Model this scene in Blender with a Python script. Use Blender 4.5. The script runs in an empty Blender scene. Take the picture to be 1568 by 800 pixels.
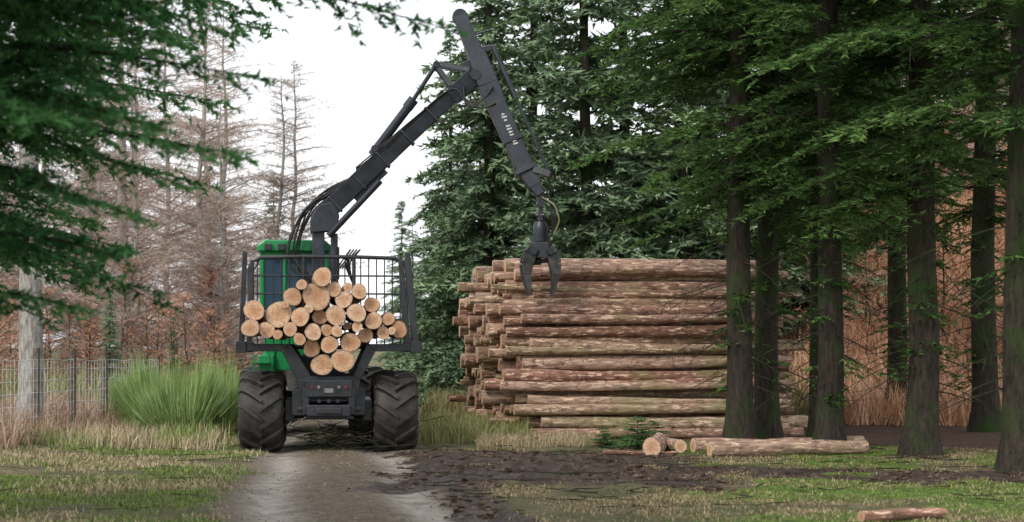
import bpy, math, numpy as np
from mathutils import Vector, Matrix
R = math.radians
scene = bpy.context.scene
rng = np.random.default_rng(7)

# ------------------------------------------------------------------ helpers
def link(o):
    scene.collection.objects.link(o); return o

class Geo:
    def __init__(s): s.v=[]; s.f=[]; s.c=[]; s.n=0
    def add(s, v, f, mat=0, col=(1,1,1), smooth=False):
        v=np.asarray(v,float).reshape(-1,3)
        c=np.asarray(col,float)
        if c.ndim==1: c=np.tile(c,(len(v),1))
        s.v.append(v); s.c.append(c)
        if isinstance(f,np.ndarray): s.f.append((f+s.n,mat,smooth))
        else:
            d={}
            for q in f: d.setdefault(len(q),[]).append(q)
            for q in d.values(): s.f.append((np.array(q)+s.n,mat,smooth))
        s.n+=len(v)
    def mesh(s,name,mats):
        me=bpy.data.meshes.new(name)
        V=np.concatenate(s.v); C=np.concatenate(s.c)
        me.vertices.add(len(V)); me.vertices.foreach_set('co',V.ravel())
        tot=np.concatenate([np.full(len(f),f.shape[1]) for f,_,_ in s.f])
        lo=np.concatenate([f.ravel() for f,_,_ in s.f])
        mi=np.concatenate([np.full(len(f),m) for f,m,_ in s.f])
        sm=np.concatenate([np.full(len(f),b) for f,_,b in s.f])
        me.loops.add(len(lo)); me.loops.foreach_set('vertex_index',lo.astype(np.int32))
        me.polygons.add(len(tot))
        me.polygons.foreach_set('loop_start',(np.cumsum(tot)-tot).astype(np.int32))
        me.polygons.foreach_set('material_index',mi.astype(np.int32))
        me.polygons.foreach_set('use_smooth',sm.astype(bool))
        me.update(calc_edges=True)
        a=me.color_attributes.new('Col','FLOAT_COLOR','POINT')
        a.data.foreach_set('color',np.c_[C,np.ones(len(C))].ravel())
        for m in mats: me.materials.append(m)
        return me
    def obj(s,name,mats,parent=None,bevel=0):
        o=link(bpy.data.objects.new(name,s.mesh(name,mats)))
        if parent: o.parent=parent
        if bevel:
            b=o.modifiers.new('bevel','BEVEL'); b.width=bevel; b.segments=2; b.limit_method='ANGLE'; b.angle_limit=R(40)
        return o

BOXF=[(0,3,2,1),(4,5,6,7),(0,1,5,4),(1,2,6,5),(2,3,7,6),(3,0,4,7)]
def box(g,x0,x1,y0,y1,z0,z1,mat=0,col=(1,1,1)):
    g.add([(x0,y0,z0),(x1,y0,z0),(x1,y1,z0),(x0,y1,z0),(x0,y0,z1),(x1,y0,z1),(x1,y1,z1),(x0,y1,z1)],BOXF,mat,col)
def nrm(a): return a/np.maximum(np.linalg.norm(a,axis=-1,keepdims=True),1e-9)
def beam(g,A,B,w0,w1=None,d0=None,d1=None,mat=0,up=(0,1,0)):
    A=np.array(A,float);B=np.array(B,float);w1=w0 if w1 is None else w1;d0=w0 if d0 is None else d0;d1=d0 if d1 is None else d1
    t=nrm(B-A);u=np.array(up,float);u=nrm(u-t*np.dot(u,t));s=np.cross(t,u)
    v=[]
    for P,w,d in((A,w0,d0),(B,w1,d1)):
        for a,b in((-1,-1),(1,-1),(1,1),(-1,1)): v.append(P+s*a*w/2+u*b*d/2)
    g.add(v,[(0,1,2,3),(4,7,6,5),(0,4,5,1),(1,5,6,2),(2,6,7,3),(3,7,4,0)],mat)
def tube(g,pts,rad,n=8,mat=0,col=(1,1,1),cap=True,smooth=True):
    P=np.array(pts,float);K=len(P);rad=np.broadcast_to(np.array(rad,float),(K,))
    T=nrm(np.gradient(P,axis=0)); ref=np.array([0,0,1.]) if abs(T[:,2]).mean()<.8 else np.array([1.,0,0])
    U=nrm(np.cross(T,ref));W=np.cross(T,U)
    a=np.linspace(0,2*np.pi,n,endpoint=False)
    V=P[:,None]+rad[:,None,None]*(np.cos(a)[None,:,None]*U[:,None]+np.sin(a)[None,:,None]*W[:,None])
    i=np.arange(K-1)[:,None]*n;j=np.arange(n)[None];j2=(j+1)%n
    F=np.stack([i+j,i+n+j,i+n+j2,i+j2],-1).reshape(-1,4)
    g.add(V.reshape(-1,3),F,mat,col,smooth)
    if cap:
        g.add(V[0],[tuple(range(n))],mat,col); g.add(V[-1],[tuple(range(n))[::-1]],mat,col)
def prism(g,poly,y0,y1,mat=0):
    n=len(poly)
    v=[(x,y0,z) for x,z in poly]+[(x,y1,z) for x,z in poly]
    g.add(v,[tuple(range(n)),tuple(range(n,2*n))[::-1]]+[(i,i+n,(i+1)%n+n,(i+1)%n) for i in range(n)],mat)
def vnoise(x,y,seed=0):
    x=np.asarray(x,float);y=np.asarray(y,float)
    xi=np.floor(x).astype(np.int64);yi=np.floor(y).astype(np.int64);fx=x-xi;fy=y-yi
    fx=fx*fx*(3-2*fx);fy=fy*fy*(3-2*fy)
    def h(a,b):
        n=(a*374761393+b*668265263+seed*1442695)&0x7fffffff
        n=((n^(n>>13))*1274126177)&0x7fffffff
        return ((n^(n>>16))&0xffff)/65535.
    return (h(xi,yi)*(1-fx)+h(xi+1,yi)*fx)*(1-fy)+(h(xi,yi+1)*(1-fx)+h(xi+1,yi+1)*fx)*fy
def fbm(x,y,seed=0,o=4): return sum(vnoise(x*2**k,y*2**k,seed+k)/2**k for k in range(o))/sum(1/2**k for k in range(o))
def ss(a,b,x):
    t=np.clip((x-a)/(b-a),0,1);return t*t*(3-2*t)

# ------------------------------------------------------------------ materials
def mat(name):
    m=bpy.data.materials.new(name);m.use_nodes=True;nt=m.node_tree
    b=nt.nodes['Principled BSDF'];return m,nt,b
def N(nt,t,**k):
    n=nt.nodes.new(t)
    for a,v in k.items():
        if a in n.inputs: n.inputs[a].default_value=v
        else: setattr(n,a,v)
    return n
def noise(nt,scale,detail=4,vec=None,rough=.6):
    n=N(nt,'ShaderNodeTexNoise');n.inputs['Scale'].default_value=scale;n.inputs['Detail'].default_value=detail;n.inputs['Roughness'].default_value=rough
    if vec: nt.links.new(vec,n.inputs['Vector'])
    return n.outputs['Fac']
def ramp(nt,fac,stops):
    r=N(nt,'ShaderNodeValToRGB');nt.links.new(fac,r.inputs[0]);e=r.color_ramp.elements
    while len(e)<len(stops): e.new(.5)
    for q,(p,c) in zip(e,stops):
        q.position=p;q.color=(*c,1) if len(c)==3 else c
    return r.outputs[0]
def mix(nt,f,a,b,bt='MIX'):
    m=N(nt,'ShaderNodeMix',data_type='RGBA',blend_type=bt)
    for s,v in((0,f),(6,a),(7,b)):
        if isinstance(v,bpy.types.NodeSocket): nt.links.new(v,m.inputs[s])
        else: m.inputs[s].default_value=(*v,1) if isinstance(v,tuple) else v
    return m.outputs[2]
def math_(nt,op,a,b=0,c=0,clamp=False):
    m=N(nt,'ShaderNodeMath',operation=op,use_clamp=clamp)
    for s,v in enumerate((a,b,c)):
        if isinstance(v,bpy.types.NodeSocket): nt.links.new(v,m.inputs[s])
        else: m.inputs[s].default_value=v
    return m.outputs[0]
def bump(nt,b,h,strength=.5,dist=.02):
    n=N(nt,'ShaderNodeBump');n.inputs['Strength'].default_value=strength;n.inputs['Distance'].default_value=dist
    nt.links.new(h,n.inputs['Height']);nt.links.new(n.outputs[0],b.inputs['Normal'])
def objco(nt,sc=(1,1,1)):
    t=N(nt,'ShaderNodeTexCoord');m=N(nt,'ShaderNodeMapping');m.inputs['Scale'].default_value=sc
    nt.links.new(t.outputs['Object'],m.inputs[0]);return m.outputs[0]
def attr(nt,name='Col'):
    a=N(nt,'ShaderNodeAttribute',attribute_name=name);return a

def simple(name,c1,c2,scale=6,rough=.5,metal=0,bmp=.2,bd=.01,spec=.5):
    m,nt,b=mat(name);v=objco(nt);f=noise(nt,scale,6,v,.65)
    nt.links.new(ramp(nt,f,[(.3,c1),(.7,c2)]),b.inputs['Base Color'])
    b.inputs['Roughness'].default_value=rough;b.inputs['Metallic'].default_value=metal
    b.inputs['Specular IOR Level'].default_value=spec
    if bmp: bump(nt,b,noise(nt,scale*6,4,v),bmp,bd)
    return m
M_black=simple('black_painted_steel',(.010,.012,.016),(.036,.04,.048),5,.42,.0,.1)
M_crane=simple('worn_dark_steel',(.010,.014,.022),(.04,.048,.062),4,.38,.1,.1)
M_hose=simple('rubber_hose',(.010,.010,.011),(.026,.026,.028),9,.5,0,0)
M_green=simple('green_paint',(.008,.2,.055),(.015,.3,.095),2,.35,0,.03)
M_yellow=simple('yellow_paint',(.6,.42,.02),(.7,.5,.03),4,.4,0,.05)
M_white=simple('white_stencil',(.5,.5,.5),(.8,.8,.8),40,.6,0,0)
M_red=simple('tail_light_red',(.16,.01,.01),(.25,.02,.01),10,.3,0,0)
M_tyre=simple('muddy_rubber',(.009,.009,.011),(.06,.052,.045),7,.6,0,.5,.012)
M_glass,nt,b=mat('cab_glass');b.inputs['Base Color'].default_value=(.04,.08,.12,1);b.inputs['Roughness'].default_value=.06
M_post=simple('fence_wood',(.05,.04,.03),(.22,.18,.14),12,.9,0,.6)
M_wire=simple('galvanised_wire',(.45,.48,.5),(.68,.72,.74),12,.5,.1,0)

def leafmat(name,trans=.3,var=.35):
    m=bpy.data.materials.new(name);m.use_nodes=True;nt=m.node_tree;nt.nodes.clear()
    a=attr(nt);oi=N(nt,'ShaderNodeObjectInfo')
    k=math_(nt,'MULTIPLY_ADD',oi.outputs['Random'],var,1-var/2)
    sc=N(nt,'ShaderNodeVectorMath',operation='SCALE');nt.links.new(a.outputs['Color'],sc.inputs[0]);nt.links.new(k,sc.inputs['Scale'])
    d=N(nt,'ShaderNodeBsdfDiffuse');nt.links.new(sc.outputs[0],d.inputs['Color'])
    o=N(nt,'ShaderNodeOutputMaterial')
    if trans:
        t=N(nt,'ShaderNodeBsdfTranslucent');ms=N(nt,'ShaderNodeMixShader');ms.inputs[0].default_value=trans
        nt.links.new(sc.outputs[0],t.inputs['Color'])
        nt.links.new(d.outputs[0],ms.inputs[1]);nt.links.new(t.outputs[0],ms.inputs[2]);nt.links.new(ms.outputs[0],o.inputs[0])
    else: nt.links.new(d.outputs[0],o.inputs[0])
    return m
M_leaf=leafmat('spruce_needles',.35)
M_leafbg=leafmat('hazed_spruce_foliage',0,.3)
M_blade=leafmat('grass_blades',0,.0)
M_twig=leafmat('bare_twigs',0,.3)

def barkm(name,c1,c2,moss=None,sc=(9,9,2.2),mossamt=.55):
    m,nt,b=mat(name);v=objco(nt,sc);f=noise(nt,2.2,7,v,.7)
    col=ramp(nt,f,[(.3,c1),(.68,c2)])
    if moss:
        g=ramp(nt,noise(nt,1.4,5,objco(nt)),[(mossamt-.08,(0,0,0)),(mossamt+.1,(1,1,1))])
        col=mix(nt,g,col,moss)
    nt.links.new(col,b.inputs['Base Color']);b.inputs['Roughness'].default_value=.95;b.inputs['Specular IOR Level'].default_value=.2
    bump(nt,b,f,.9,.03);return m
M_bark=barkm('spruce_bark',(.012,.010,.009),(.075,.06,.048),(.03,.065,.014))
M_palebark=barkm('pale_larch_bark',(.12,.11,.1),(.55,.53,.49))

def logbark(name,sc):
    m,nt,b=mat(name);a=attr(nt);v=objco(nt,sc);v2=objco(nt)
    sp=N(nt,'ShaderNodeSeparateColor');nt.links.new(a.outputs['Color'],sp.inputs[0])
    base=ramp(nt,sp.outputs[0],[(0,(.36,.17,.12)),(.22,(.52,.33,.25)),(.42,(.40,.32,.2)),(.6,(.27,.13,.09)),(.8,(.56,.38,.29)),(1,(.33,.25,.16))])
    f=noise(nt,2.5,7,v,.75);f3=noise(nt,9,5,v2,.7)
    col=mix(nt,ramp(nt,f,[(.38,(.0,.0,.0)),(.6,(1,1,1))]),mix(nt,.75,base,(.18,.12,.09),'MULTIPLY'),base)
    pe=ramp(nt,noise(nt,3.6,4,v,.6),[(.56,(0,0,0)),(.61,(.9,.9,.9))])
    col=mix(nt,pe,col,(.80,.58,.43))
    col=mix(nt,ramp(nt,f3,[(.34,(.8,.8,.8)),(.46,(0,0,0))]),col,(.05,.03,.02))
    mo=ramp(nt,noise(nt,.9,4,v2),[(.54,(0,0,0)),(.7,(.55,.55,.55))])
    col=mix(nt,mo,col,(.23,.23,.09))
    nt.links.new(col,b.inputs['Base Color']);b.inputs['Roughness'].default_value=.85
    bump(nt,b,f,.6,.02);return m
M_logbarkX=logbark('log_bark_pile',(1.3,7,7))
M_logbarkY=logbark('log_bark_load',(7,1.3,7))
M_end,nt,b=mat('sawn_log_end')
a=attr(nt);vm=N(nt,'ShaderNodeVectorMath',operation='SUBTRACT');nt.links.new(a.outputs['Color'],vm.inputs[0]);vm.inputs[1].default_value=(.5,.5,0)
sp=N(nt,'ShaderNodeSeparateXYZ');nt.links.new(vm.outputs[0],sp.inputs[0])
cb=N(nt,'ShaderNodeCombineXYZ');nt.links.new(sp.outputs[0],cb.inputs[0]);nt.links.new(sp.outputs[1],cb.inputs[1])
ln=N(nt,'ShaderNodeVectorMath',operation='LENGTH');nt.links.new(cb.outputs[0],ln.inputs[0])
sc_=N(nt,'ShaderNodeVectorMath',operation='MULTIPLY');nt.links.new(a.outputs['Color'],sc_.inputs[0]);sc_.inputs[1].default_value=(1,1,40)
nz=noise(nt,3,4,sc_.outputs[0]);nz2=noise(nt,9,5,sc_.outputs[0])
rr=math_(nt,'MULTIPLY_ADD',nz,.14,ln.outputs['Value'])
rg=math_(nt,'MULTIPLY_ADD',math_(nt,'SINE',math_(nt,'MULTIPLY',rr,75)),.5,.5)
base=ramp(nt,rr,[(.05,(.54,.31,.18)),(.3,(.72,.48,.31)),(.45,(.84,.66,.49)),(.58,(.78,.6,.44))])
tint=ramp(nt,sp.outputs[2],[(0,(.68,.54,.44)),(.3,(1.03,1.01,1.0)),(.5,(.82,.68,.57)),(.75,(1,.88,.79)),(1,(1.03,.98,.93))])
col=mix(nt,1.0,base,tint,'MULTIPLY')
col=mix(nt,math_(nt,'MULTIPLY',rg,.45),col,(.42,.23,.12))
col=mix(nt,ramp(nt,nz2,[(.36,(.65,.65,.65)),(.54,(0,0,0))]),col,(.34,.18,.11))
nt.links.new(col,b.inputs['Base Color']);b.inputs['Roughness'].default_value=.8;bump(nt,b,nz2,.3,.01)

# ------------------------------------------------------------------ world / sun / camera
w=bpy.data.worlds.new('World');scene.world=w;w.use_nodes=True;nt=w.node_tree
bg=nt.nodes['Background'];sky=N(nt,'ShaderNodeTexSky',sky_type='NISHITA');sky.sun_disc=False
sky.sun_elevation=R(38);sky.sun_rotation=R(212);sky.air_density=1.5;sky.dust_density=4
ov=mix(nt,.82,sky.outputs[0],(9.6,9.8,10.2))
nt.links.new(ov,bg.inputs[0]);bg.inputs[1].default_value=.15
sd=bpy.data.lights.new('sun','SUN');sd.energy=1.5;sd.angle=R(10);sd.color=(1,.95,.87)
so=link(bpy.data.objects.new('sun',sd))
sdir=Vector((math.sin(R(212))*math.cos(R(38)),math.cos(R(212))*math.cos(R(38)),math.sin(R(38))))
so.rotation_euler=sdir.to_track_quat('Z','Y').to_euler();so.location=sdir*60
cd=bpy.data.cameras.new('camera');cam=link(bpy.data.objects.new('camera',cd));scene.camera=cam
cam.location=(0,0,1.7);cam.rotation_euler=(R(90),0,0);cd.lens=62.4;cd.sensor_width=36;cd.shift_y=.081
cd.clip_end=900;cd.dof.use_dof=True;cd.dof.focus_distance=30;cd.dof.aperture_fstop=2.0
scene.view_settings.view_transform='Standard';scene.view_settings.look='None';scene.view_settings.exposure=0

# ------------------------------------------------------------------ ground
def center(y): return -1.5-.118*(y-16.9)
def masks(x,y):
    d=x-center(y); n=fbm(x*.9,y*.6,3); n2=fbm(x*2.3,y*2.3,11)
    edge=1.35+.7*(n-.5)+.6*(n2-.5)
    track=1-ss(edge-.35,edge+.25,np.abs(d))
    rut=np.exp(-((np.abs(d+.08*np.sin(y*.7))-.80)/.27)**2)*track*ss(.2,.42,n2+.1)
    mud=ss(20.2,21.8,y+3*(n-.5)+1.5*(n2-.5))*(1-ss(27.5,29,y))*ss(-2.1,-1.0,x+2*(n-.5)+1.2*(n2-.5))*(1-ss(2.2,3.3,x+1.5*(n-.5)))
    band=np.exp(-((y-(23.3+.6*np.sin(x*.8)))/(.85+.9*n2))**4)*ss(.5,1.5,x)*(1-ss(6.5,8,x))
    side=ss(.9,1.25,d+.5*(n2-.5))*(1-ss(1.5,1.9,d+.6*(n-.5)))*(1-ss(26,28,y))*.9
    mud=np.clip(np.maximum(np.maximum(mud,band),side),0,1)*ss(.18,.4,fbm(x*1.1,y*1.6,61)+.05)
    moss=ss(.48,.62,fbm(x*.8,y*.6,21)+.10*ss(1.5,4.5,x)+.35*(n2-.5))*ss(1.2,3.,x+2*(n-.5))*(1-ss(28.5,31,y))
    moss=moss*(1-mud)
    litter=ss(26.5,30,y+2*(n-.5))*ss(3,4.5,x)
    return track,rut,mud,moss,litter
def gh(x,y):
    x=np.asarray(x,float);y=np.asarray(y,float)
    t,r,m,mo,l=masks(x,y)
    h=.10*(fbm(x*.35,y*.35,5)-.5)*(1-t)+.05*(fbm(x*2,y*2,8)-.5)*(1-t)+.015*(fbm(x*3,y*3,9)-.5)
    h+= -.05*r + m*.26*(fbm(x*2.8,y*2.8,31,4)-.5)*(1-.6*t) + .06*mo*(fbm(x*1.8,y*1.8,41)-.3)
    h+=.3*ss(2.5,8,-x+center(y))*ss(10,20,y)
    bank=ss(38,58,y-.3*(x-9))*ss(5.5,10,x)
    h+=8*bank
    return h
def axis(lo,hi,step,far,mult=1.25):
    a=list(np.arange(lo,hi,step));s=step;p=hi
    while p<far: a.append(p);s*=mult;p+=s
    s=step;p=lo-step
    b=[]
    while p>-far: b.append(p);s*=mult;p-=s
    return np.array(b[::-1]+a)
xs=axis(-10,10,.07,500);ys=axis(14,34,.07,700)
X,Y=np.meshgrid(xs,ys);Z=gh(X,Y)
t_,r_,m_,mo_,l_=masks(X,Y)
g=Geo();nx=len(xs);ny=len(ys)
i=np.arange(ny-1)[:,None]*nx+np.arange(nx-1)[None]
F=np.stack([i,i+1,i+nx+1,i+nx],-1).reshape(-1,4)
g.add(np.stack([X,Y,Z],-1).reshape(-1,3),F,0,np.stack([t_,m_,mo_],-1).reshape(-1,3),True)
M_ground,nt,b=mat('forest_ground')
go=g.obj('ground',[M_ground])
at=go.data.attributes.new('Rut','FLOAT_COLOR','POINT')
at.data.foreach_set('color',np.stack([r_,l_,r_*0,r_*0+1],-1).ravel())
v=objco(nt);A=attr(nt);S=N(nt,'ShaderNodeSeparateColor');nt.links.new(A.outputs['Color'],S.inputs[0])
A2=attr(nt,'Rut');S2=N(nt,'ShaderNodeSeparateColor');nt.links.new(A2.outputs['Color'],S2.inputs[0])
n1=noise(nt,1.2,8,v,.7);n2=noise(nt,9,8,v,.75);n3=noise(nt,55,4,v,.7);n4=noise(nt,2.6,6,v,.7)
grass=ramp(nt,n1,[(.32,(.09,.13,.035)),(.48,(.17,.17,.075)),(.66,(.32,.26,.15))])
grass=mix(nt,ramp(nt,n2,[(.38,(.8,.8,.8)),(.56,(0,0,0))]),grass,(.08,.06,.035))
road=ramp(nt,n2,[(.34,(.10,.075,.05)),(.5,(.22,.17,.12)),(.66,(.34,.28,.21))])
road=mix(nt,S2.outputs[0],road,mix(nt,ramp(nt,n2,[(.35,(0,0,0)),(.6,(1,1,1))]),(.42,.365,.31),(.64,.58,.51)))
road=mix(nt,ramp(nt,n4,[(.36,(.5,.5,.5)),(.5,(0,0,0))]),road,(.13,.095,.065))
road=mix(nt,ramp(nt,n3,[(.6,(0,0,0)),(.7,(.35,.35,.35))]),road,(.5,.44,.37))
mudc=ramp(nt,n2,[(.32,(.022,.014,.010)),(.52,(.085,.055,.04)),(.7,(.22,.155,.115))])
mossc=ramp(nt,n2,[(.34,(.05,.06,.014)),(.5,(.13,.2,.03)),(.68,(.24,.34,.07))])
lit=ramp(nt,n2,[(.3,(.04,.022,.014)),(.55,(.12,.07,.045)),(.7,(.26,.16,.1))])
def soft(s):
    return math_(nt,'MULTIPLY_ADD',math_(nt,'ADD',s,math_(nt,'MULTIPLY_ADD',n2,1.6,-1.3)),3,.5,True) 
c=mix(nt,S2.outputs[1],grass,lit)
c=mix(nt,soft(S.outputs[2]),c,mossc)
c=mix(nt,soft(S.outputs[0]),c,road)
mk=soft(math_(nt,'MULTIPLY',S.outputs[1],1.15))
c=mix(nt,mk,c,mudc)
nt.links.new(c,b.inputs['Base Color'])
nt.links.new(math_(nt,'MULTIPLY_ADD',mk,-.42,.95),b.inputs['Roughness']);b.inputs['Specular IOR Level'].default_value=.3
bump(nt,b,math_(nt,'ADD',n2,math_(nt,'MULTIPLY',n3,.6)),1.,.07)

def lumps(name,x,y,s0,s1,c1,c2,seed,m,flat=.6):
    r=np.random.default_rng(seed);n=len(x);z=gh(x,y);g=Geo()
    B=np.array([[1,0,0],[-1,0,0],[0,1,0],[0,-1,0],[0,0,1],[0,0,-1],[.7,.7,.3],[-.7,.7,.3],[-.7,-.7,.3],[.7,-.7,.3]],float)
    T=np.array([[0,6,4],[6,2,4],[2,7,4],[7,1,4],[1,8,4],[8,3,4],[3,9,4],[9,0,4],[0,5,6],[6,5,2],[2,5,7],[7,5,1],[1,5,8],[8,5,3],[3,5,9],[9,5,0]])
    s=s0+(s1-s0)*r.random(n)**3
    V=B[None]*r.uniform(.6,1.2,(n,10,1))*s[:,None,None]*np.array([1,1,flat]);V+=np.c_[x,y,z+s*.05][:,None]
    F=(np.arange(n)[:,None,None]*10+T[None]).reshape(-1,3);f=r.random(n)[:,None]
    g.add(V.reshape(-1,3),F,0,np.repeat(np.array(c1)*(1-f)+np.array(c2)*f,10,0),True);return g.obj(name,[m])
def scatter(n,x0,x1,y0,y1,seed,mask=None):
    r=np.random.default_rng(seed);x=r.uniform(x0,x1,n);y=r.uniform(y0,y1,n)
    if mask is not None:
        k=r.random(n)<mask(x,y);x=x[k];y=y[k]
    return x,y
M_clod=leafmat('clod_surface',0,.0)
x,y=scatter(20000,-2,8,17,29.5,90,lambda x,y:masks(x,y)[2]*ss(.4,.65,fbm(x*1.7,y*1.7,91)))
lumps('mud_clods',x,y,.010,.055,(.035,.023,.016),(.19,.13,.095),92,M_clod)
x,y=scatter(9000,-5,.2,15.5,34,93,lambda x,y:masks(x,y)[0]*(1-masks(x,y)[2])*ss(.4,.65,fbm(x,y,95)))
lumps('gravel',x,y,.005,.022,(.14,.11,.08),(.46,.41,.35),94,M_clod)

# ------------------------------------------------------------------ vegetation builders
def conifer(seed,H,r0,z0,z1,Lf,per_m,rise,droop,tstep,ell,sstep,slen,sw,cd_,cl_,name,mats,bark=(1,1,1),dead=None,azf=None,twcol=(.09,.06,.04),n_side=12,lean=(0,0),updir=0,wobble=.03,bend_=.12,spread=.33):
    r=np.random.default_rng(seed);g=Geo()
    zt=np.linspace(0,1,14);wob=np.cumsum(r.normal(0,wobble,(14,2)),0)*(H/16)
    def tr(z): return np.array([np.interp(z/H,zt,wob[:,0])+lean[0]*z-wob[0,0],np.interp(z/H,zt,wob[:,1])+lean[1]*z-wob[0,1],z])
    tp=[0,.15,.4,.9]+list(np.linspace(1.6,H,12));rad=[r0*1.65,r0*1.35,r0*1.12,r0]+[r0*(1-(q/H))**.8+.008 for q in np.linspace(1.6,H,12)]
    if H<5: tp=list(np.linspace(0,H,8));rad=[r0*(1-.9*q/H) for q in tp]
    pts=[tr(z) for z in tp];pts[0][2]=-.15
    tube(g,pts,rad,n_side,0)
    cd_=np.array(cd_);cl_=np.array(cl_);up=np.array([0,0,1.])
    n=int((z1-z0)*per_m)
    for zz in np.sort(r.uniform(z0,z1,n)):
        L=Lf(zz)*r.uniform(.65,1.12)
        if L<.15: continue
        az=r.uniform(0,2*np.pi) if azf is None else azf(r,zz)
        d=np.array([np.cos(az),np.sin(az),0]);lat=np.array([-d[1],d[0],0])
        ri=rise+r.normal(0,.08);dr=droop*r.uniform(.7,1.3);base=tr(zz);bend=r.normal(0,bend_)
        def P(t):
            t=np.asarray(t)[...,None];return base+d*L*t+up*L*(ri*t-dr*t*t+dr*.35*t**3)+lat*L*bend*t*t
        tube(g,P(np.linspace(0,1,5)),np.linspace(min(.035,.012*L+.006),.003,5),3,0,cap=False,smooth=False)
        nt_=max(4,int(L/tstep));t=np.clip(np.linspace(.12,1,nt_)+r.normal(0,.02,nt_),.05,1)
        t=np.tile(t,2);side=np.repeat([-1.,1.],nt_);k=len(t)
        tl=np.minimum(ell*L*(1.08-t*.85)*r.uniform(.5,1.2,k)+.08,1.1)
        tb=P(t);td=nrm(lat*side[:,None]*.85+d*r.uniform(.5,1.,(k,1))+up*(r.uniform(-.55,.05,(k,1))+updir)+r.normal(0,.12,(k,3)))
        m=max(2,int(tl.max()/sstep))
        tw=np.cross(td,up);tw=nrm(tw)*.0045*(1+slen*8)*.6
        tv=np.stack([tb-tw,tb+tw,tb+td*tl[:,None]+up*(-.12*tl[:,None])],1).reshape(-1,3)
        g.add(tv,np.arange(len(tv)).reshape(-1,3),1,np.array(twcol))
        s=(np.arange(m)+.5)/m
        keep=r.random((k,m))<(tl/tl.max())[:,None]*1.1
        ki,mi=np.nonzero(keep);q=s[mi]
        ki=np.tile(ki,2);q=np.tile(q,2);sd_=np.repeat([-1.,1.],len(ki)//2)[:,None];K=len(ki)
        q=np.clip(q+r.normal(0,.03,K),0,1.05)
        c0=tb[ki]+td[ki]*(tl[ki]*q)[:,None]-up*(.12*tl[ki]*q*q)[:,None]
        pr=nrm(np.cross(td[ki],up))
        sdv=nrm(td[ki]*.9+pr*sd_*.8+r.normal(0,spread,(K,3))+up*(.02+updir))
        wv=nrm(np.cross(sdv,up+r.normal(0,.6,(K,3))))*sw*r.uniform(.7,1.3,(K,1))
        ln_=slen*r.uniform(.55,1.35,(K,1))
        V=np.stack([c0-wv,c0+wv,c0+sdv*ln_],1).reshape(-1,3)
        br=r.uniform(0,.5)
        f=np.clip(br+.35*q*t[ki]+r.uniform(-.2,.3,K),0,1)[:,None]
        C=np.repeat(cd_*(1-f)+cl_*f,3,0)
        g.add(V,np.arange(len(V)).reshape(-1,3),1,C)
    if dead:
        for zz in np.arange(dead[0],dead[1],dead[2]):
            for _ in range(2):
                az=r.uniform(0,6.283);L=r.uniform(.5,dead[3]);d=np.array([np.cos(az),np.sin(az),0]);b0=tr(zz+r.uniform(-.15,.15))
                q=np.linspace(0,1,5)[:,None];lat=np.array([-d[1],d[0],0])*r.normal(0,.2)
                dp=b0+d*L*q+np.array([0,0,-1.])*L*(.12*q+.3*q*q)+lat*q*q*L
                tube(g,dp,np.linspace(.014,.003,5),3,0,cap=False,smooth=False)
                for _ in range(6):
                    u=r.uniform(.3,.95);p0=b0+d*L*u+np.array([0,0,-1.])*L*(.12*u+.3*u*u)+lat*u*u*L
                    e=p0+(d*.5+nrm(r.normal(0,1,3)))*L*.26
                    tube(g,[p0,(p0+e)/2+[0,0,-.02],e],[.006,.004,.002],3,0,cap=False,smooth=False)
    return g.mesh(name,mats)
def put(me,name,x,y,rot=0,s=1,sz=None):
    o=link(bpy.data.objects.new(name,me));o.location=(x,y,float(gh(x,y)));o.rotation_euler=(0,0,rot);o.scale=(s,s,sz or s);return o

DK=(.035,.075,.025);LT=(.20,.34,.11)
bgs=[conifer(100+k,18,.2,.3,17.6,lambda z:3.0*(1-z/18.2)**.75+.1,13,.12,.5,.2,.3,.085,.25,.05,(.11,.17,.105),(.31,.43,.25),'spruce_tree',[M_bark,M_leafbg],spread=.45) for k in range(3)]  # background needle colours lightened to stand in for distance haze
def Le(z):
    if z<3.9: return .5
    return (3.2*(1-max(z-5,0)/14.2)**.8)*min(1,.5+.35*(z-3.9))
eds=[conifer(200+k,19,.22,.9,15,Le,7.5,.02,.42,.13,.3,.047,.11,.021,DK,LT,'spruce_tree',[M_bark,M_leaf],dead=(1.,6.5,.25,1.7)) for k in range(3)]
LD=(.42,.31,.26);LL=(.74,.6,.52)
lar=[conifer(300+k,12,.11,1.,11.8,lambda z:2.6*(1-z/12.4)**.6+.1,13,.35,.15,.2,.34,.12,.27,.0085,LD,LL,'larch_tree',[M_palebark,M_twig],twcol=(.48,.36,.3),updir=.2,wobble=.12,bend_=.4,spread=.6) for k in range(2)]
sap=[conifer(340+k,3.4,.03,.2,3.3,lambda z:.9*(1-z/3.8)+.15,12,.7,.1,.12,.3,.08,.14,.007,(.50,.26,.17),(.78,.46,.32),'larch_sapling',[M_bark,M_twig],twcol=(.55,.31,.21),updir=.4,n_side=5,wobble=.12,bend_=.4,spread=.5) for k in range(2)]

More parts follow.
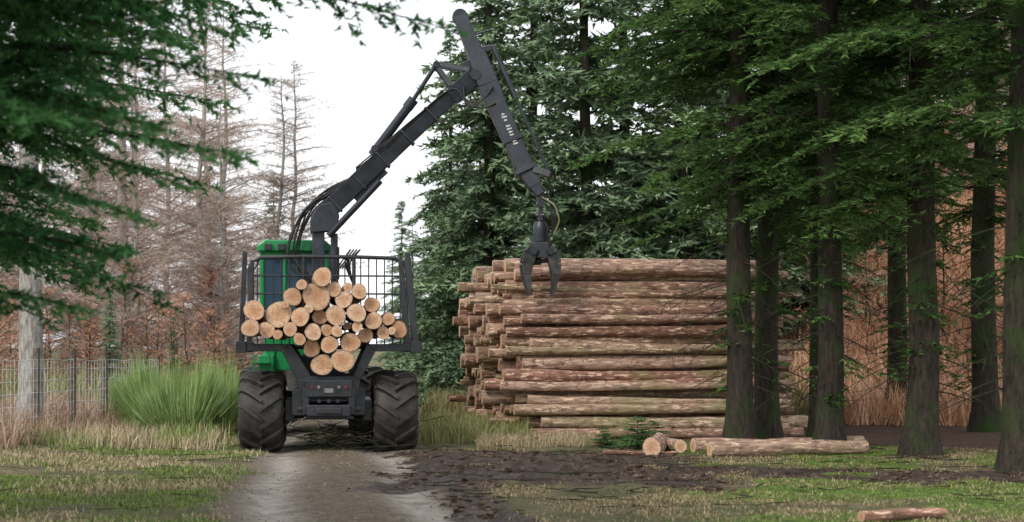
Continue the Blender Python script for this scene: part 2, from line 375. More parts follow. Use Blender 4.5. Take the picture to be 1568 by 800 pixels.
r=np.random.default_rng(5)
def U(a,b): return float(r.uniform(a,b))
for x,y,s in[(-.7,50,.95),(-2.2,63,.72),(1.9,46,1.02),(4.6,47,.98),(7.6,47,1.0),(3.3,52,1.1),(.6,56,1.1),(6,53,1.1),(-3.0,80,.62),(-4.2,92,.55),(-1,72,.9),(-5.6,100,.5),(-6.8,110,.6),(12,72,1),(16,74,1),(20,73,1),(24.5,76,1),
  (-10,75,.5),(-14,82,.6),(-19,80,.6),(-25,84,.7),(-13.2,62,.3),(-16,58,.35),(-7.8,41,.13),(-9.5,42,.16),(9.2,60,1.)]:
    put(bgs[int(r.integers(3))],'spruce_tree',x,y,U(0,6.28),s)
for x,y,ss_,sz in[(3.75,29.3,1.,1),(4.36,30.3,.95,1.05),(5.06,28.3,.95,1),(5.42,31.6,.6,.9),(6.3,27.4,1.12,1.05),(8.35,38.6,1.,1),(9.25,34.6,1.15,1.1),(6.95,24.1,1.25,1.1),(6.6,36.5,.8,1)]:
    put(eds[int(r.integers(3))],'spruce_tree',x,y,U(0,6.28),ss_,sz)
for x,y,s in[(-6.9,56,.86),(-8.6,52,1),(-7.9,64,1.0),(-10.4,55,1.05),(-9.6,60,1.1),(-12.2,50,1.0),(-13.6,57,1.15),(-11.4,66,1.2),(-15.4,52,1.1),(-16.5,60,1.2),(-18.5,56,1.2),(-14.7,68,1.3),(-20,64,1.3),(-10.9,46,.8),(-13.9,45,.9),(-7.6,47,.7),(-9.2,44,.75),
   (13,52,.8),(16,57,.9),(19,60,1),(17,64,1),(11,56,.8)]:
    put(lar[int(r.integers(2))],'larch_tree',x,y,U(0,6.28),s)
for _ in range(42):
    y=U(38,52);x=U(-17,-7.)*y/46
    put(sap[int(r.integers(2))],'larch_sapling',x,y,U(0,6.28),U(.5,1.1))
for _ in range(40):
    y=U(42,62);x=U(.17,.31)*y
    put(sap[int(r.integers(2))],'larch_sapling',x,y,U(0,6.28),U(.6,1.3))
pl=conifer(400,15,.21,5,14.5,lambda z:2.*(1-z/15.5)+.2,6,.1,.3,.17,.3,.09,.16,.007,LD,LL,'larch_tree',[M_palebark,M_twig],twcol=(.3,.2,.15),dead=(1.5,6,.4,1.2))
put(pl,'larch_tree',-8.3,30.5,.4,1);put(pl,'larch_tree',-9.9,45,2.,.9);put(pl,'larch_tree',-12.6,43,3.,.8)
put(pl,'larch_tree',10.6,50,1,.8)
NK=(.028,.09,.035);NLt=(.17,.39,.14)
def Ln(z): return float(np.interp(z,[1.6,2.4,3.2,3.9,4.6,6,9],[1.2,1.6,1.9,2.35,3.1,3.0,2.4]))
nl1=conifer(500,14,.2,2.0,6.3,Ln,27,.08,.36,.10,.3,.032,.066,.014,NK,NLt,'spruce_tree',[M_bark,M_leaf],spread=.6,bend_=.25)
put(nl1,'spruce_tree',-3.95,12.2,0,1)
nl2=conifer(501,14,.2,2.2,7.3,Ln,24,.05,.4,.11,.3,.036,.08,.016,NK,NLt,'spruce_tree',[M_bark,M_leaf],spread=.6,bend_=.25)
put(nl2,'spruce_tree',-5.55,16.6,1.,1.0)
put(nl2,'spruce_tree',-5.0,9.4,3.,1.0)

# ------------------------------------------------------------------ blades (grass, reeds)
def blades(g,x,y,h,wd,lean,c1,c2,seed=0,z=None):
    r=np.random.default_rng(seed);n=len(x)
    z=gh(x,y) if z is None else z
    a=r.uniform(0,2*np.pi,n);d=np.c_[np.cos(a),np.sin(a),np.zeros(n)];l=np.c_[-d[:,1],d[:,0],np.zeros(n)]
    h=np.broadcast_to(h,(n,))*r.uniform(.5,1.3,n);p=np.c_[x,y,z-.01];le=(lean*h*r.uniform(0,1.3,n))[:,None]
    wv=l*wd*r.uniform(.6,1.3,(n,1));up=np.array([0,0,1.])
    m=p+d*le*.35+up*(h*.55)[:,None];t=p+d*le+up*h[:,None]*(1-.25*np.minimum(le/h[:,None],1))
    V=np.stack([p-wv,p+wv,m+wv*.7,m-wv*.7,t],1).reshape(-1,3)
    k=np.arange(n)[:,None]*5
    f=r.uniform(0,1,n)[:,None];C=np.repeat(np.array(c1)*(1-f)+np.array(c2)*f,5,0)
    g.add(V,k+np.array([[0,1,2,3]]),0,C)
    g.n-=len(V);g.add(V[:0],k+np.array([[3,2,4]]),0,C[:0]);g.n+=len(V)
def verge(x,y):
    t,_,m,mo,l=masks(x,y);return (1-t)*(1-m)
g=Geo()
x,y=scatter(80000,-9,-1.5,15,36,1,lambda x,y:verge(x,y)*ss(.38,.6,fbm(x*.8,y*.8,77))*(x<center(y)))
blades(g,x,y,.08,.006,1.1,(.28,.22,.13),(.56,.46,.31),2)
x,y=scatter(120000,-9,-1.5,15,34,3,lambda x,y:verge(x,y)*ss(.38,.6,fbm(x*.9,y*.9,78))*(x<center(y)))
blades(g,x,y,.06,.006,.8,(.09,.15,.035),(.28,.36,.11),4)
x,y=scatter(16000,-9.5,-3.9,28,37,5,lambda x,y:verge(x,y)*ss(1.6,2.4,center(y)-x)*ss(.4,.6,fbm(x*.9,y*.9,79)))
blades(g,x,y,.34,.006,.9,(.34,.26,.16),(.68,.56,.4),6)
x,y=scatter(12000,-9.5,-3.9,28,38,7,lambda x,y:verge(x,y)*ss(1.6,2.4,center(y)-x)*ss(.45,.6,fbm(x*.7,y*.7,89)))
blades(g,x,y,.34,.006,.6,(.12,.22,.05),(.36,.46,.16),8)
x,y=scatter(9000,-5,0,15.5,30,9,lambda x,y:(np.abs(x-center(y))<.4)*ss(.4,.6,fbm(x*1.3,y*.8,99)))
blades(g,x,y,.035,.006,1.,(.14,.14,.05),(.38,.33,.17),10)
g.obj('verge_grass',[M_blade])
g=Geo()
x,y=scatter(70000,0,10,15.5,30,11,lambda x,y:masks(x,y)[3]*.7)
blades(g,x,y,.03,.007,1.1,(.08,.14,.02),(.26,.38,.09),12)
x,y=scatter(90000,-.6,8,15.5,29,13,lambda x,y:verge(x,y)*ss(.4,.62,fbm(x*1.1,y*1.1,80))*(1-masks(x,y)[3]*.5)*(x>center(y)))
blades(g,x,y,.05,.006,1.4,(.17,.14,.07),(.48,.39,.24),14)
g.obj('mossy_grass',[M_blade])
g=Geo()
x,y=scatter(9000,-1.7,.3,30.5,38,15,lambda x,y:ss(1.3,1.7,x-center(y))*ss(.35,.55,fbm(x*1.5,y,101)))
blades(g,x,y,.42,.006,.7,(.16,.22,.06),(.5,.46,.24),16)
x,y=scatter(3500,-.6,1.6,29.2,31,17)
blades(g,x,y,.22,.005,1.,(.32,.26,.15),(.56,.46,.31),18)
g.obj('tall_grass',[M_blade])
g=Geo()
x,y=scatter(6500,-9.8,-7.5,26,40,19)
blades(g,x,y,.62,.006,.9,(.22,.13,.09),(.52,.38,.28),20)
g.obj('dry_bramble',[M_twig])
g=Geo()
x,y=scatter(22000,-18,-3,38,60,21,lambda x,y:(x<center(y)-1.6)*1.)
blades(g,x,y,.9,.012,.6,(.42,.28,.19),(.68,.52,.38),22)
x,y=scatter(16000,-18,-4,37,60,27,lambda x,y:(x<center(y)-1.6)*ss(.45,.6,fbm(x*.3,y*.2,88)))
blades(g,x,y,1.,.012,.6,(.16,.25,.07),(.4,.48,.2),28)
x,y=scatter(9000,-2,8,38,46,23);blades(g,x,y,.6,.012,.6,(.16,.15,.06),(.35,.3,.15),24)
x,y=scatter(60000,7,22,37,62,25);blades(g,x,y,.95,.014,.9,(.66,.36,.21),(.95,.66,.46),26)
g.obj('dry_bracken',[M_twig])
for k,(bx,by,bw,bh,n) in enumerate([(-6.25,33,.6,1.5,3600),(-5.55,33.6,.5,1.3,2600),(-6.9,34.5,.6,1.7,3000),(-4.95,35,.5,1.05,2200),(-7.3,35.5,.5,1.3,2000),(-5.9,36,.6,1.65,2400)]):
    rr_=np.random.default_rng(60+k);g=Geo()
    nc=9;cx=rr_.normal(0,bw*.55,nc);cy=rr_.normal(0,bw*.55,nc);ch=rr_.uniform(.5,1.15,nc);ci=rr_.integers(0,nc,n)
    lx=rr_.normal(0,.16,n);ly=rr_.normal(0,.16,n);q=np.hypot(lx,ly)/.3
    base=np.c_[cx[ci]*.6+lx*.4,cy[ci]*.6+ly*.4,np.zeros(n)];h=bh*ch[ci]*(1-.3*np.minimum(q,1.3))*rr_.uniform(.6,1.05,n)
    top=np.c_[cx[ci]*1.15+lx*1.6,cy[ci]*1.15+ly*1.6,h]
    st=base+(top-base)*rr_.uniform(.1,.75,(n,1));a=rr_.uniform(0,6.28,n);wv=np.c_[np.cos(a),np.sin(a),0*a]*.007
    V=np.stack([st-wv,st+wv,top],1).reshape(-1,3);f=rr_.random(n)[:,None]
    g.add(V,np.arange(3*n).reshape(-1,3),0,np.repeat(np.array((.14,.25,.06))*(1-f)+np.array((.48,.62,.28))*f,3,0))
    o=g.obj('broom_bush',[M_blade]);o.location=(bx,by,float(gh(bx,by)))

# ------------------------------------------------------------------ fence
fence=link(bpy.data.objects.new('wire_fence',None))
g=Geo();py=[24.6,27.4,29.6,31.8,34,36.2,38.4];fx=lambda y:-8.0+.03*(y-28)
for k,y in enumerate(py):
    z=float(gh(fx(y),y));tube(g,[(fx(y),y,z-.1),(fx(y)+.02,y,z+[1.9,1.75,1.5,1.5,1.55,1.4,1.4][k])],[.07,.06],8)
g.obj('posts',[M_post],fence)
g=Geo()
for h in[.15,.35,.55,.75,.95,1.15,1.3]:
    yy=np.arange(24.5,38.7,.6);tube(g,[(fx(a)+.06,a,float(gh(fx(a),a))+h+.01*math.sin(a*3)) for a in yy],.006,3,cap=False)
for a in np.arange(24.5,38.6,.2):
    z=float(gh(fx(a),a));tube(g,[(fx(a)+.06,a,z+.12),(fx(a)+.06,a+.01,z+1.3)],.0045,3,cap=False)
g.obj('wire_mesh',[M_wire],fence)

# ------------------------------------------------------------------ logs
def log(g,A,B,ra,rb,rg,n=14,K=6):
    A=np.array(A,float);B=np.array(B,float);q=np.linspace(0,1,K)[:,None]
    L=np.linalg.norm(B-A);P=A+(B-A)*q+rg.normal(0,1,3)*np.sin(q*np.pi)*L*.007
    P[1:-1]+=rg.normal(0,.007,(K-2,3))
    rad=(ra+(rb-ra)*q[:,0])*rg.uniform(.96,1.04,K)
    T=nrm(B-A);ref=np.array([0,0,1.]);Uv=nrm(np.cross(T,ref));W=np.cross(T,Uv)
    a=np.linspace(0,2*np.pi,n,endpoint=False)+rg.uniform(0,6);o=1+.05*np.cos(a*2+rg.uniform(0,6))+.03*np.cos(3*a+rg.uniform(0,6))
    V=P[:,None]+rad[:,None,None]*o[None,:,None]*(np.cos(a)[None,:,None]*Uv+np.sin(a)[None,:,None]*W)
    i=np.arange(K-1)[:,None]*n;j=np.arange(n)[None];j2=(j+1)%n
    cr=rg.random();g.add(V.reshape(-1,3),np.stack([i+j,i+n+j,i+n+j2,i+j2],-1).reshape(-1,4),0,(cr,rg.random(),0),True)
    for e,ring,sgn in((0,V[0],-1),(K-1,V[-1],1)):
        rim=ring;inn=P[e]+(ring-P[e])*.94+T*sgn*.006
        off=rg.normal(0,.03,2);cc=np.c_[.5+.47*np.cos(a)+off[0],.5+.47*np.sin(a)+off[1],np.full(n,cr)]
        vs=np.r_[inn,[P[e]+T*sgn*.008]];cs=np.r_[cc,[[.5+off[0],.5+off[1],cr]]]
        g.add(vs,[(k,(k+1)%n,n) for k in range(n)],1,cs)
        g.add(np.r_[rim,inn],[(k,(k+1)%n,(k+1)%n+n,k+n) for k in range(n)],0,(cr*.5,.5,0))
rg=np.random.default_rng(42)
g=Geo()
for k in range(16):
    z=.11+k*.204
    v0=.48*z+rg.normal(0,.09);vmax=6.6-.25*z
    vv=v0;j=0
    while vv<vmax:
        rad=rg.uniform(.068,.14);front=j==0
        if k==15 and rg.random()<.45: vv+=.25;j+=1;continue
        u0=-.10+rg.normal(0,.21)+(.12+rg.uniform(0,.25) if front else 0);ln_=5.15+rg.normal(0,.15)
        if rg.random()<.7: ra,rb=rad+.014,rad-.022
        else: ra,rb=rad-.018,rad+.012
        dz=rg.normal(0,.026)
        fr=vv<v0+.7
        log(g,(u0,vv+rg.normal(0,.03),z+dz),(u0+ln_,vv+rg.normal(0,.08),z+dz+rg.normal(0,.04)),ra,rb,rg,n=16 if fr else 9,K=8 if fr else 3)
        vv+=rg.uniform(.19,.27);j+=1
pile=g.obj('log_pile',[M_logbarkX,M_end]);pile.location=(.12,31.4,.0);pile.rotation_euler=(0,0,R(8))
def floorlog(a,b,ra,rb=None,name='felled_log'):
    g=Geo();a=np.array(a,float);b=np.array(b,float);c=(a+b)/2
    log(g,(-np.linalg.norm(b-a)/2,0,0),(np.linalg.norm(b-a)/2,0,0),ra,rb or ra*.85,rg,18,8)
    o=g.obj(name,[M_logbarkX,M_end]);z=float(gh(c[0],c[1]))+ra*.8
    o.location=(c[0],c[1],z);o.rotation_euler=(0,0,math.atan2(b[1]-a[1],b[0]-a[0]))
floorlog((2.85,27.9),(5.7,28.9),.12);floorlog((3.0,26.9),(5.5,27.6),.12,.1)
floorlog((2.62,27.6),(2.45,28.9),.11);floorlog((2.1,26.7),(2.36,28.3),.15,.13)
floorlog((1.4,27.1),(2.5,27.),.04);floorlog((3.25,16.5),(4.1,16.9),.06,.05)

# ------------------------------------------------------------------ forwarder
fw=link(bpy.data.objects.new('forwarder',None));fw.location=(-2.89,28,0);fw.rotation_euler=(0,0,R(5.9))
def wheel(name,cx,cy,cz=.61,flip=1):
    g=Geo();n=48
    prof=[(-.2,.30),(-.33,.33),(-.35,.42),(-.345,.5),(-.31,.552),(-.22,.575),(0,.585),(.22,.575),(.31,.552),(.345,.5),(.35,.42),(.33,.33),(.2,.30)]
    th=np.linspace(0,2*np.pi,n,endpoint=False)
    V=np.array([[(px,pr*np.cos(a),pr*np.sin(a)) for a in th] for px,pr in prof]).reshape(-1,3);K=len(prof)
    i=np.arange(K-1)[:,None]*n;j=np.arange(n)[None];j2=(j+1)%n
    g.add(V,np.stack([i+j,i+j2,i+n+j2,i+n+j],-1).reshape(-1,4),0,smooth=True)
    nl=13;xs_=np.array([-.015,.1,.2,.29,.345,.362]);rb=np.array([.57,.568,.562,.545,.5,.44]);rt=np.array([.65,.65,.645,.625,.565,.46])
    for s in(-1,1):
        for k in range(nl):
            t0=2*np.pi*(k+(.5 if s>0 else 0))/nl;vs=[]
            for q,(x,b_,t_) in enumerate(zip(xs_,rb,rt)):
                sh=flip*(-.38)*min(x,.33)/.33;wd=.07;wd2=.05
                for rr2,a in((b_-.02,t0+sh-wd),(t_,t0+sh-wd2),(t_,t0+sh+wd2),(b_-.02,t0+sh+wd)):
                    vs.append((s*x,rr2*math.cos(a),rr2*math.sin(a)))
            F=[]
            for q in range(len(xs_)-1):
                for e in range(3): F.append((4*q+e,4*q+e+1,4*q+5+e,4*q+4+e))
            F+= [(0,1,2,3),(20,23,22,21)]
            g.add(vs,F,0)
    for s in(-1,1):
        tube(g,[(s*.05,0,0),(s*.2,0,0),(s*.24,0,0)],[.31,.31,.27],24,1);tube(g,[(s*.2,0,0),(s*.33,0,0)],[.13,.11],12,1)
        for k in range(8):
            a=k*math.pi/4;tube(g,[(s*.24,.19*math.cos(a),.19*math.sin(a)),(s*.265,.19*math.cos(a),.19*math.sin(a))],.02,6,2)
    o=g.obj(name,[M_tyre,M_yellow,M_black],fw);o.location=(cx,cy,cz);return o
k=1
for cy in(.66,2.02):
    for cx in(-1.07,1.07):
        wheel('rear_wheel_%d'%k,cx,cy).rotation_euler=(k*.4,0,0);k+=1
k=1
for cy in(6.6,8.0):
    for cx in(-1.35,.75):
        wheel('front_wheel_%d'%k,cx,cy).rotation_euler=(k*.3,0,0);k+=1
g=Geo()
box(g,-.3,.3,.12,5.6,.78,1.1);box(g,-.37,.37,.02,.12,.86,1.13);box(g,-.34,.34,-.06,.1,.56,.74)
prism(g,[(-.42,.5),(.42,.5),(.34,.6),(-.34,.6)],.14,.3)
for s in(-1,1):
    box(g,s*.47-.11,s*.47+.11,.25,.8,.56,.98);box(g,s*.62-.08,s*.62+.08,.5,2.2,.46,.8);box(g,s*.36-.05,s*.36+.05,.04,.3,.58,1.0)
tube(g,[(-.72,1.34,.62),(.72,1.34,.62)],.15,16);tube(g,[(-.75,.66,.62),(.75,.66,.62)],.11,14);tube(g,[(-.5,.3,.66),(.5,.3,.66)],.07,12)
box(g,-.2,.2,-.1,-.06,.6,.7)
for x in(-.15,.0,.14): tube(g,[(x,.0,.8),(x,-.03,.8)],.03,10)
g.obj('rear_chassis',[M_black],fw,.015)
g=Geo()
for s in(-1,1):
    tube(g,[(s*.27,.0,1.02),(s*.27,-.02,1.02)],.022,12,0);tube(g,[(s*.16,.0,1.02),(s*.16,-.02,1.02)],.026,12,1)
box(g,-.07,.07,.005,.015,.93,1.0,1)
g.obj('rear_lights',[M_red,simple('lamp_glass',(.12,.12,.12),(.25,.25,.25),9,.3,0,0)],fw)
for bi,y0 in enumerate((.12,2.9)):
    g=Geo();y1=y0+.2
    prism(g,[(-1.42,1.59),(-.74,1.58),(-.6,1.70),(-1.42,1.70)],y0,y1)
    prism(g,[(.74,1.58),(1.42,1.59),(1.42,1.70),(.6,1.70)],y0,y1)
    prism(g,[(-.74,1.58),(-.5,1.13),(-.28,1.19),(-.6,1.70)],y0+.003,y1-.003)
    prism(g,[(.5,1.13),(.74,1.58),(.6,1.70),(.38,1.19)],y0+.003,y1-.003)
    prism(g,[(-.5,1.13),(-.43,.8),(.43,.8),(.5,1.13),(.38,1.19),(-.28,1.19)],y0,y1)
    box(g,-1.46,-1.30,y0-.04,y1+.04,1.56,1.74);box(g,1.30,1.46,y0-.04,y1+.04,1.56,1.74)
    beam(g,(-1.38,y0+.1,1.6),(-1.32,y0+.1,3.16),.085,.07,.2,.14);beam(g,(1.38,y0+.1,1.6),(1.25,y0+.1,3.16),.11,.08,.22,.14)
    g.obj('bunk_%d'%(bi+1),[M_black],fw,.01)
g=Geo()
for s in(-1,1):
    beam(g,(s*1.36,.2,1.64),(s*1.36,4.6,1.66),.07,.07,.1,.1)
    beam(g,(s*.66,.2,1.64),(s*.66,4.6,1.66),.05,.05,.06,.06)
g.obj('load_rails',[M_black],fw,.008)
g=Geo();Yg=4.62
top=[(-1.46,1.62),(-1.46,3.05),(-1.40,3.2),(-1.24,3.28),(-.5,3.3),(.5,3.3),(1.2,3.28),(1.38,3.2),(1.44,3.05),(1.44,1.62)]
tube(g,[(a,Yg,c) for a,c in top],.035,8)
tube(g,[(-1.46,Yg,1.64),(1.44,Yg,1.64)],.04,8)
for z in(2.15,2.62,2.95): tube(g,[(-1.45,Yg-.02,z),(1.43,Yg-.02,z)],.018,6)
for x in np.arange(-1.3,1.4,.145): tube(g,[(x,Yg,1.64),(x,Yg,3.28)],.013,6)
tube(g,[(-.46,Yg,1.64),(-.46,Yg,3.3)],.035,8);tube(g,[(.46,Yg,1.64),(.46,Yg,3.3)],.035,8)
g.obj('headboard_gate',[M_black],fw)
LG=[(391,476,16),(428,482,21),(449,455,14),(485,455,21),(494,425,14),(512,444,11),(527,459,13),(550,447,12),(570,467,12),(572,492,13),(595,489,10),(611,505,13),(587,510,10),(560,514,11),(546,480,14),(547,501,8),(515,484,15),(490,486,11),(461,486,14),(410,506,12),(386,503,13),(427,513,7),(446,505,11),(460,520,9),(480,509,13),(501,506,9),(516,508,9),(537,525,15),(505,528,13),(478,534,13),(494,559,16),(525,553,17),(463,437,8),(533,440,7),(438,467,6),(600,507,6),(474,473,7),(532,500,6)]
g=Geo()
for px,py_,r0 in LG:
    y0=rg.uniform(-.3,.1);L=rg.uniform(4.2,4.45);x=(px-504)/97;z=(692-py_)/97
    r1=r0/97*1.01
    log(g,(x,y0,z),(x+rg.normal(0,.02),y0+L,z+rg.normal(0,.015)),r1,r1*rg.uniform(.75,.9),rg,22,6)
for x,z,r1 in[(-.1,1.72,.13),(.3,1.78,.12),(-.45,1.95,.12),(.6,2.1,.12),(.1,2.5,.12),(-.2,2.2,.13),(.35,2.35,.12),(-.8,2.0,.12)]:
    log(g,(x,.5,z),(x,4.5,z),r1,r1*.8,rg,12,3)
g.obj('log_load',[M_logbarkY,M_end],fw)
g=Geo();box(g,-.6,.0,5.5,9.6,.75,1.25);tube(g,[(-1.2,7.3,.62),(.6,7.3,.62)],.16,14);tube(g,[(-.3,5.3,.7),(-.3,5.3,1.25)],.2,14)
g.obj('front_chassis',[M_black],fw,.015)
g=Geo();prism(g,[(-1.15,1.25),(.15,1.25),(.15,2.0),(0,2.2),(-.95,2.2),(-1.15,2.0)],7.5,9.8);box(g,-1.2,-1.0,5.6,7.0,.95,1.6)
box(g,-1.32,-1.02,5.5,5.62,1.15,1.5)
prism(g,[(-1.22,1.2),(-.05,1.2),(-.05,1.9),(-1.22,1.9)],5.65,7.45)
for x0 in(-1.3,-.09):
    for yy in(5.62,7.36): box(g,x0,x0+.09,yy,yy+.09,1.85,3.5)
box(g,-.86,-.79,5.63,5.69,1.85,3.5);box(g,-1.3,.0,5.625,5.69,1.86,2.02);box(g,-1.3,.0,5.625,5.69,3.3,3.46)
g.obj('cab_body',[M_green],fw,.03)
g=Geo();prism(g,[(-1.34,3.44),(.05,3.44),(.05,3.56),(-.08,3.66),(-1.2,3.66),(-1.34,3.56)],5.5,7.55)
g.obj('cab_roof',[M_green],fw,.03)
g=Geo();box(g,-1.26,-.04,5.66,7.4,1.9,3.45);g.obj('cab_windows',[M_glass],fw)
g=Geo()
for x in(-1.2,-.95): box(g,x,x+.14,5.4,5.5,3.46,3.58)
box(g,-1.5,-1.4,5.6,5.7,2.3,3.0);beam(g,(-1.45,5.65,3.0),(-1.3,5.65,3.3),.03)
g.obj('work_lights_and_mirror',[M_black],fw,.01)
g=Geo()
for s in np.arange(0,4): box(g,-1.42,-1.1,5.35,5.6,.5+.28*s,.53+.28*s)
beam(g,(-1.4,5.5,.45),(-1.4,5.5,1.5),.03);beam(g,(-1.12,5.5,.45),(-1.12,5.5,1.5),.03)
g.obj('cab_steps',[M_green],fw)
def C(x,z,dy=0):
    y=5-.35*x;k=(28+y)/33;return (x*k,y+dy,1.7+(z-1.7)*k)
g=Geo()
tube(g,[(-.12,5.05,1.1),(-.12,5.05,2.2)],[.26,.2],20);box(g,-.5,.3,4.8,5.35,1.1,1.5)
beam(g,(-.2,5.05,2.0),C(-.19,4.0),.27,.22,.3,.28);beam(g,C(.11,2.5),C(.10,3.75),.15,.13,.14,.12)
for dy in(-.17,.17):
    a_=[(p[0],p[2]) for p in [C(-.34,3.75),C(.12,3.8),C(.2,4.08),C(.06,4.34),C(-.2,4.25),C(-.34,4.0)]];prism(g,a_,4.98+dy,5.03+dy)
g.obj('crane_column',[M_crane],fw,.015)
g=Geo()
beam(g,C(-.22,3.98),C(1.15,5.30),.33,.34,.3,.3);beam(g,C(1.1,5.25),C(2.66,6.68),.33,.24,.27,.24)
beam(g,C(.4,4.5),C(.95,5.03),.4,.4,.2,.2)
beam(g,C(2.3,6.32),C(2.72,6.72),.32,.32,.3,.3)
for q in np.linspace(.12,.9,6):
    a=np.array(C(-.22,3.98))*(1-q)+np.array(C(2.66,6.68))*q;beam(g,a-np.array([.015,0,.015]),a+np.array([.015,0,.015]),.37,.37,.33,.33)
tube(g,[C(2.72,6.72,-.22),C(2.72,6.72,.22)],.1,16);tube(g,[C(-.1,4.05,-.2),C(-.1,4.05,.2)],.08,16)
tube(g,[C(.84,5.33,-.16),C(.84,5.33,.16)],.06,12)
g.obj('crane_main_boom',[M_crane],fw,.012)
g=Geo()
tube(g,[C(.80,5.22),C(1.55,6.22)],.085,14);tube(g,[C(1.45,6.1),C(1.58,6.27)],.1,14);tube(g,[C(1.5,6.15),C(1.99,6.91)],.04,12)
tube(g,[C(.1,2.9),C(.1,3.5)],.1,14)
tube(g,[C(.0,3.7,-.2),C(.95,4.72,-.2)],.06,12)
g.obj('crane_cylinders',[M_crane],fw)
g=Geo()
for dy in(-.1,.1):
    beam(g,C(1.97,6.93,dy),C(2.62,6.82,dy),.08,.08,.03,.03);beam(g,C(1.97,6.93,dy),C(2.28,6.5,dy),.08,.1,.03,.03)
tube(g,[C(1.99,6.91,-.15),C(1.99,6.91,.15)],.06,12)
beam(g,C(2.5,6.85),C(2.85,6.95),.2,.28,.16,.16)
g.obj('crane_linkage',[M_crane],fw,.006)
g=Geo()
beam(g,C(2.42,7.88),C(2.80,6.98),.24,.30,.2,.22);tube(g,[C(2.44,7.82,-.1),C(2.44,7.82,.1)],.14,14)
beam(g,C(2.74,7.15),C(2.97,6.55),.32,.38,.24,.28);beam(g,C(2.97,6.55),C(3.18,6.06),.38,.33,.28,.26)
beam(g,C(3.12,6.2),C(3.70,4.92),.34,.32,.26,.24);beam(g,C(3.62,5.1),C(3.86,4.66),.35,.24,.2,.2)
beam(g,C(3.66,5.0),C(3.7,4.92),.42,.42,.32,.32);beam(g,C(3.42,5.55),C(3.45,5.48),.38,.38,.3,.3)
beam(g,C(3.8,4.78),C(3.97,4.5),.22,.17,.2,.16);beam(g,C(2.72,7.5),C(3.05,7.6),.04,.03,.05,.04);beam(g,C(2.84,7.2),C(3.07,7.27),.12,.1,.1,.1)
g.obj('crane_stick',[M_crane],fw,.012)
g=Geo()
tube(g,[C(3.07,7.25,-.06),C(4.12,4.92,-.06)],.028,10)
tube(g,[C(3.06,7.27,-.06),C(3.5,6.29,-.06)],.045,12)
beam(g,C(3.85,4.98),C(4.16,4.88),.12,.1,.2,.2)
g.obj('stick_extension_tubes',[M_crane],fw)
g=Geo();rs=np.random.default_rng(3)
for q in range(11):
    if q in(3,): continue
    a=np.array(C(3.24,5.98,-.137))*(1-q/11)+np.array(C(3.5,5.38,-.137))*(q/11);hh=.05+.05*rs.random()
    beam(g,a-[hh/2,0,.0],a+[hh/2,0,hh*.35],.026,.026,.006,.006)
    if rs.random()<.6: beam(g,a-[hh/2,0,.0],a+[-hh/2+.02,0,.03],.02,.02,.006,.006)
g.obj('stick_markings',[M_white],fw)
def hose(g,pts,r_=.016):
    cv=[Vector(p) for p in pts];out=[]
    n=len(cv)
    for i_ in range(n-1):
        p0=cv[max(i_-1,0)];p1=cv[i_];p2=cv[i_+1];p3=cv[min(i_+2,n-1)]
        for s in np.linspace(0,1,6,endpoint=False):
            out.append(tuple(.5*((2*p1)+(p2-p0)*s+(2*p0-5*p1+4*p2-p3)*s*s+(3*p1-p0-3*p2+p3)*s**3)))
    out.append(tuple(cv[-1]));tube(g,out,r_,7)
g=Geo();rh=np.random.default_rng(9)
for k in range(8):
    o_=rh.uniform(-.02,.26);dy=-.2+.06*k;j=lambda:rh.normal(0,.04)
    hose(g,[C(-.2+.02*k,2.7,dy),C(-.48-o_,3.15+j(),dy),C(-.54-o_*.8,3.6+j(),dy),C(-.34-o_*.6,4.1+j(),dy),C(-.05+j(),4.4+o_*.5,dy),C(.45,4.8,dy*.8)],.018)
for k in range(3):
    dy=-.15-.02*k;hose(g,[C(.5,4.9+.03*k,dy),C(.9,5.2+.05*k,dy-.03),C(1.6,5.85+.03*k,dy),C(2.3,6.45,dy),C(2.6,6.2-.05*k,dy-.04),C(2.9,6.3,dy),C(3.05,6.5,dy)],.014)
hose(g,[C(2.5,6.5,-.18),C(2.55,6.2,-.2),C(2.85,6.1,-.2),C(3.1,6.2,-.17)],.02)
for k in range(3):
    hose(g,[C(3.9,4.75,-.05+.05*k),C(4.1,4.5,-.1),C(4.16+.04*k,4.15,-.05),C(4.2+.02*k,3.85,.0),C(4.12,3.7,.03*k),C(4.02,3.72,.03*k)],.014)
for k in range(4):
    hose(g,[C(.15+.05*k,3.1,-.1),C(.4+.06*k,3.45,-.15),C(.3+.03*k,3.2,-.2),C(.45,2.8,-.1)],.014)
g.obj('hydraulic_hoses',[M_hose],fw)
g=Geo()
hose(g,[C(3.98,4.45,-.1),C(4.2,4.3,-.14),C(4.3,4.02,-.1),C(4.2,3.76,-.05)],.014)
g.obj('faded_hose',[simple('faded_hose',(.2,.18,.1),(.32,.28,.16),8,.6,0,0)],fw)
# grapple
g=Geo()
beam(g,C(3.95,4.6),C(3.96,4.3),.12,.1,.12,.1);tube(g,[C(3.96,4.34,-.09),C(3.96,4.34,.09)],.07,12)
beam(g,C(3.96,4.3),C(3.96,4.02),.07,.09,.1,.1);tube(g,[C(3.88,4.12),C(4.04,4.12)],.05,10)
tube(g,[C(3.96,4.0),C(3.96,3.92),C(3.96,3.86),C(3.96,3.7)],[.1,.13,.14,.13],16);tube(g,[C(3.96,3.72),C(3.96,3.62)],[.17,.17],16)
beam(g,C(3.78,3.46),C(4.15,3.46),.28,.28,.3,.3)
for x_ in(3.80,4.12): tube(g,[C(x_,3.44,-.26),C(x_,3.44,.26)],.07,12)
beam(g,C(3.82,3.6),C(4.1,3.6),.12,.12,.2,.2)
tube(g,[C(3.72,3.24),C(3.97,3.26)],.07,10);tube(g,[C(3.97,3.26),C(4.2,3.27)],.04,10)
g.obj('grapple_rotator',[M_crane],fw,.008)
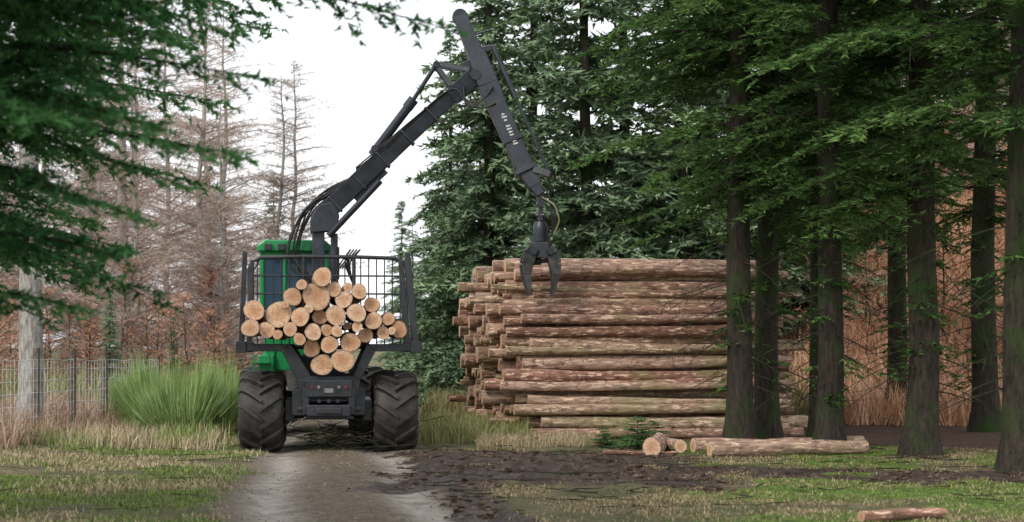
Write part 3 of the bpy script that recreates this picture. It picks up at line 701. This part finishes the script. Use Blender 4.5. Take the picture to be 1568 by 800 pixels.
M_claw=simple('worn_claw_steel',(.018,.019,.022),(.08,.08,.08),9,.4,.3,.1)
g=Geo()
for s,dys in((-1,(-.2,.2)),(1,(-.09,.09))):
    for dy in dys:
        pts=[(3.965+s*.14,3.5),(3.965+s*.22,3.38),(3.965+s*.27,3.2),(3.965+s*.28,3.0),(3.965+s*.25,2.82),(3.965+s*.215,2.6)]
        wd=[.18,.23,.21,.15,.10,.03]
        for q in range(5): beam(g,C(*pts[q],dy),C(*pts[q+1],dy),wd[q],wd[q+1],.06,.06)
    for dz,dx in((3.12,.265),(2.9,.255)):
        tube(g,[C(3.965+s*dx,dz,min(dys)),C(3.965+s*dx,dz,max(dys))],.04,8)
g.obj('grapple_claws',[M_claw],fw,.006)

# ------------------------------------------------------------------ debris
g=Geo();rd=np.random.default_rng(77)
def stick(x,y,L,r_,zo=.03,tilt=0):
    a=rd.uniform(0,6.283);z=float(gh(x,y))+zo;d=np.array([math.cos(a),math.sin(a),tilt])
    p=[np.array([x,y,z])+d*L*q+rd.normal(0,.03*L,3)*[1,1,.3] for q in(-.5,-.2,.1,.5)]
    tube(g,p,[r_,r_*.9,r_*.7,r_*.4],5,0,cap=False)
for _ in range(130):
    stick(rd.normal(-2.6,.42),rd.uniform(28,32),rd.uniform(.3,1.2),rd.uniform(.005,.014),rd.uniform(.03,.35),rd.uniform(-.3,.5))
for _ in range(260):
    stick(rd.uniform(-1.5,7.5),rd.uniform(18,30),rd.uniform(.15,.7),rd.uniform(.004,.011))
for _ in range(60):
    stick(rd.uniform(-7.5,-3.5),rd.uniform(17,30),rd.uniform(.2,.8),rd.uniform(.004,.009))
g.obj('fallen_branches',[M_bark])
br=conifer(600,1.3,.02,.05,1.2,lambda z:.75*(1-z/1.5),40,.25,.3,.07,.3,.03,.07,.012,(.03,.08,.03),(.18,.38,.12),'spruce_brash',[M_bark,M_leaf],n_side=5)
for x,y,s,rz in((2.05,28.9,.6,0),(1.5,29.2,.4,2),(2.35,29.1,.5,1),(-2.4,29.3,.35,1)):
    put(br,'spruce_sapling',x,y,rz,s,s*.75)
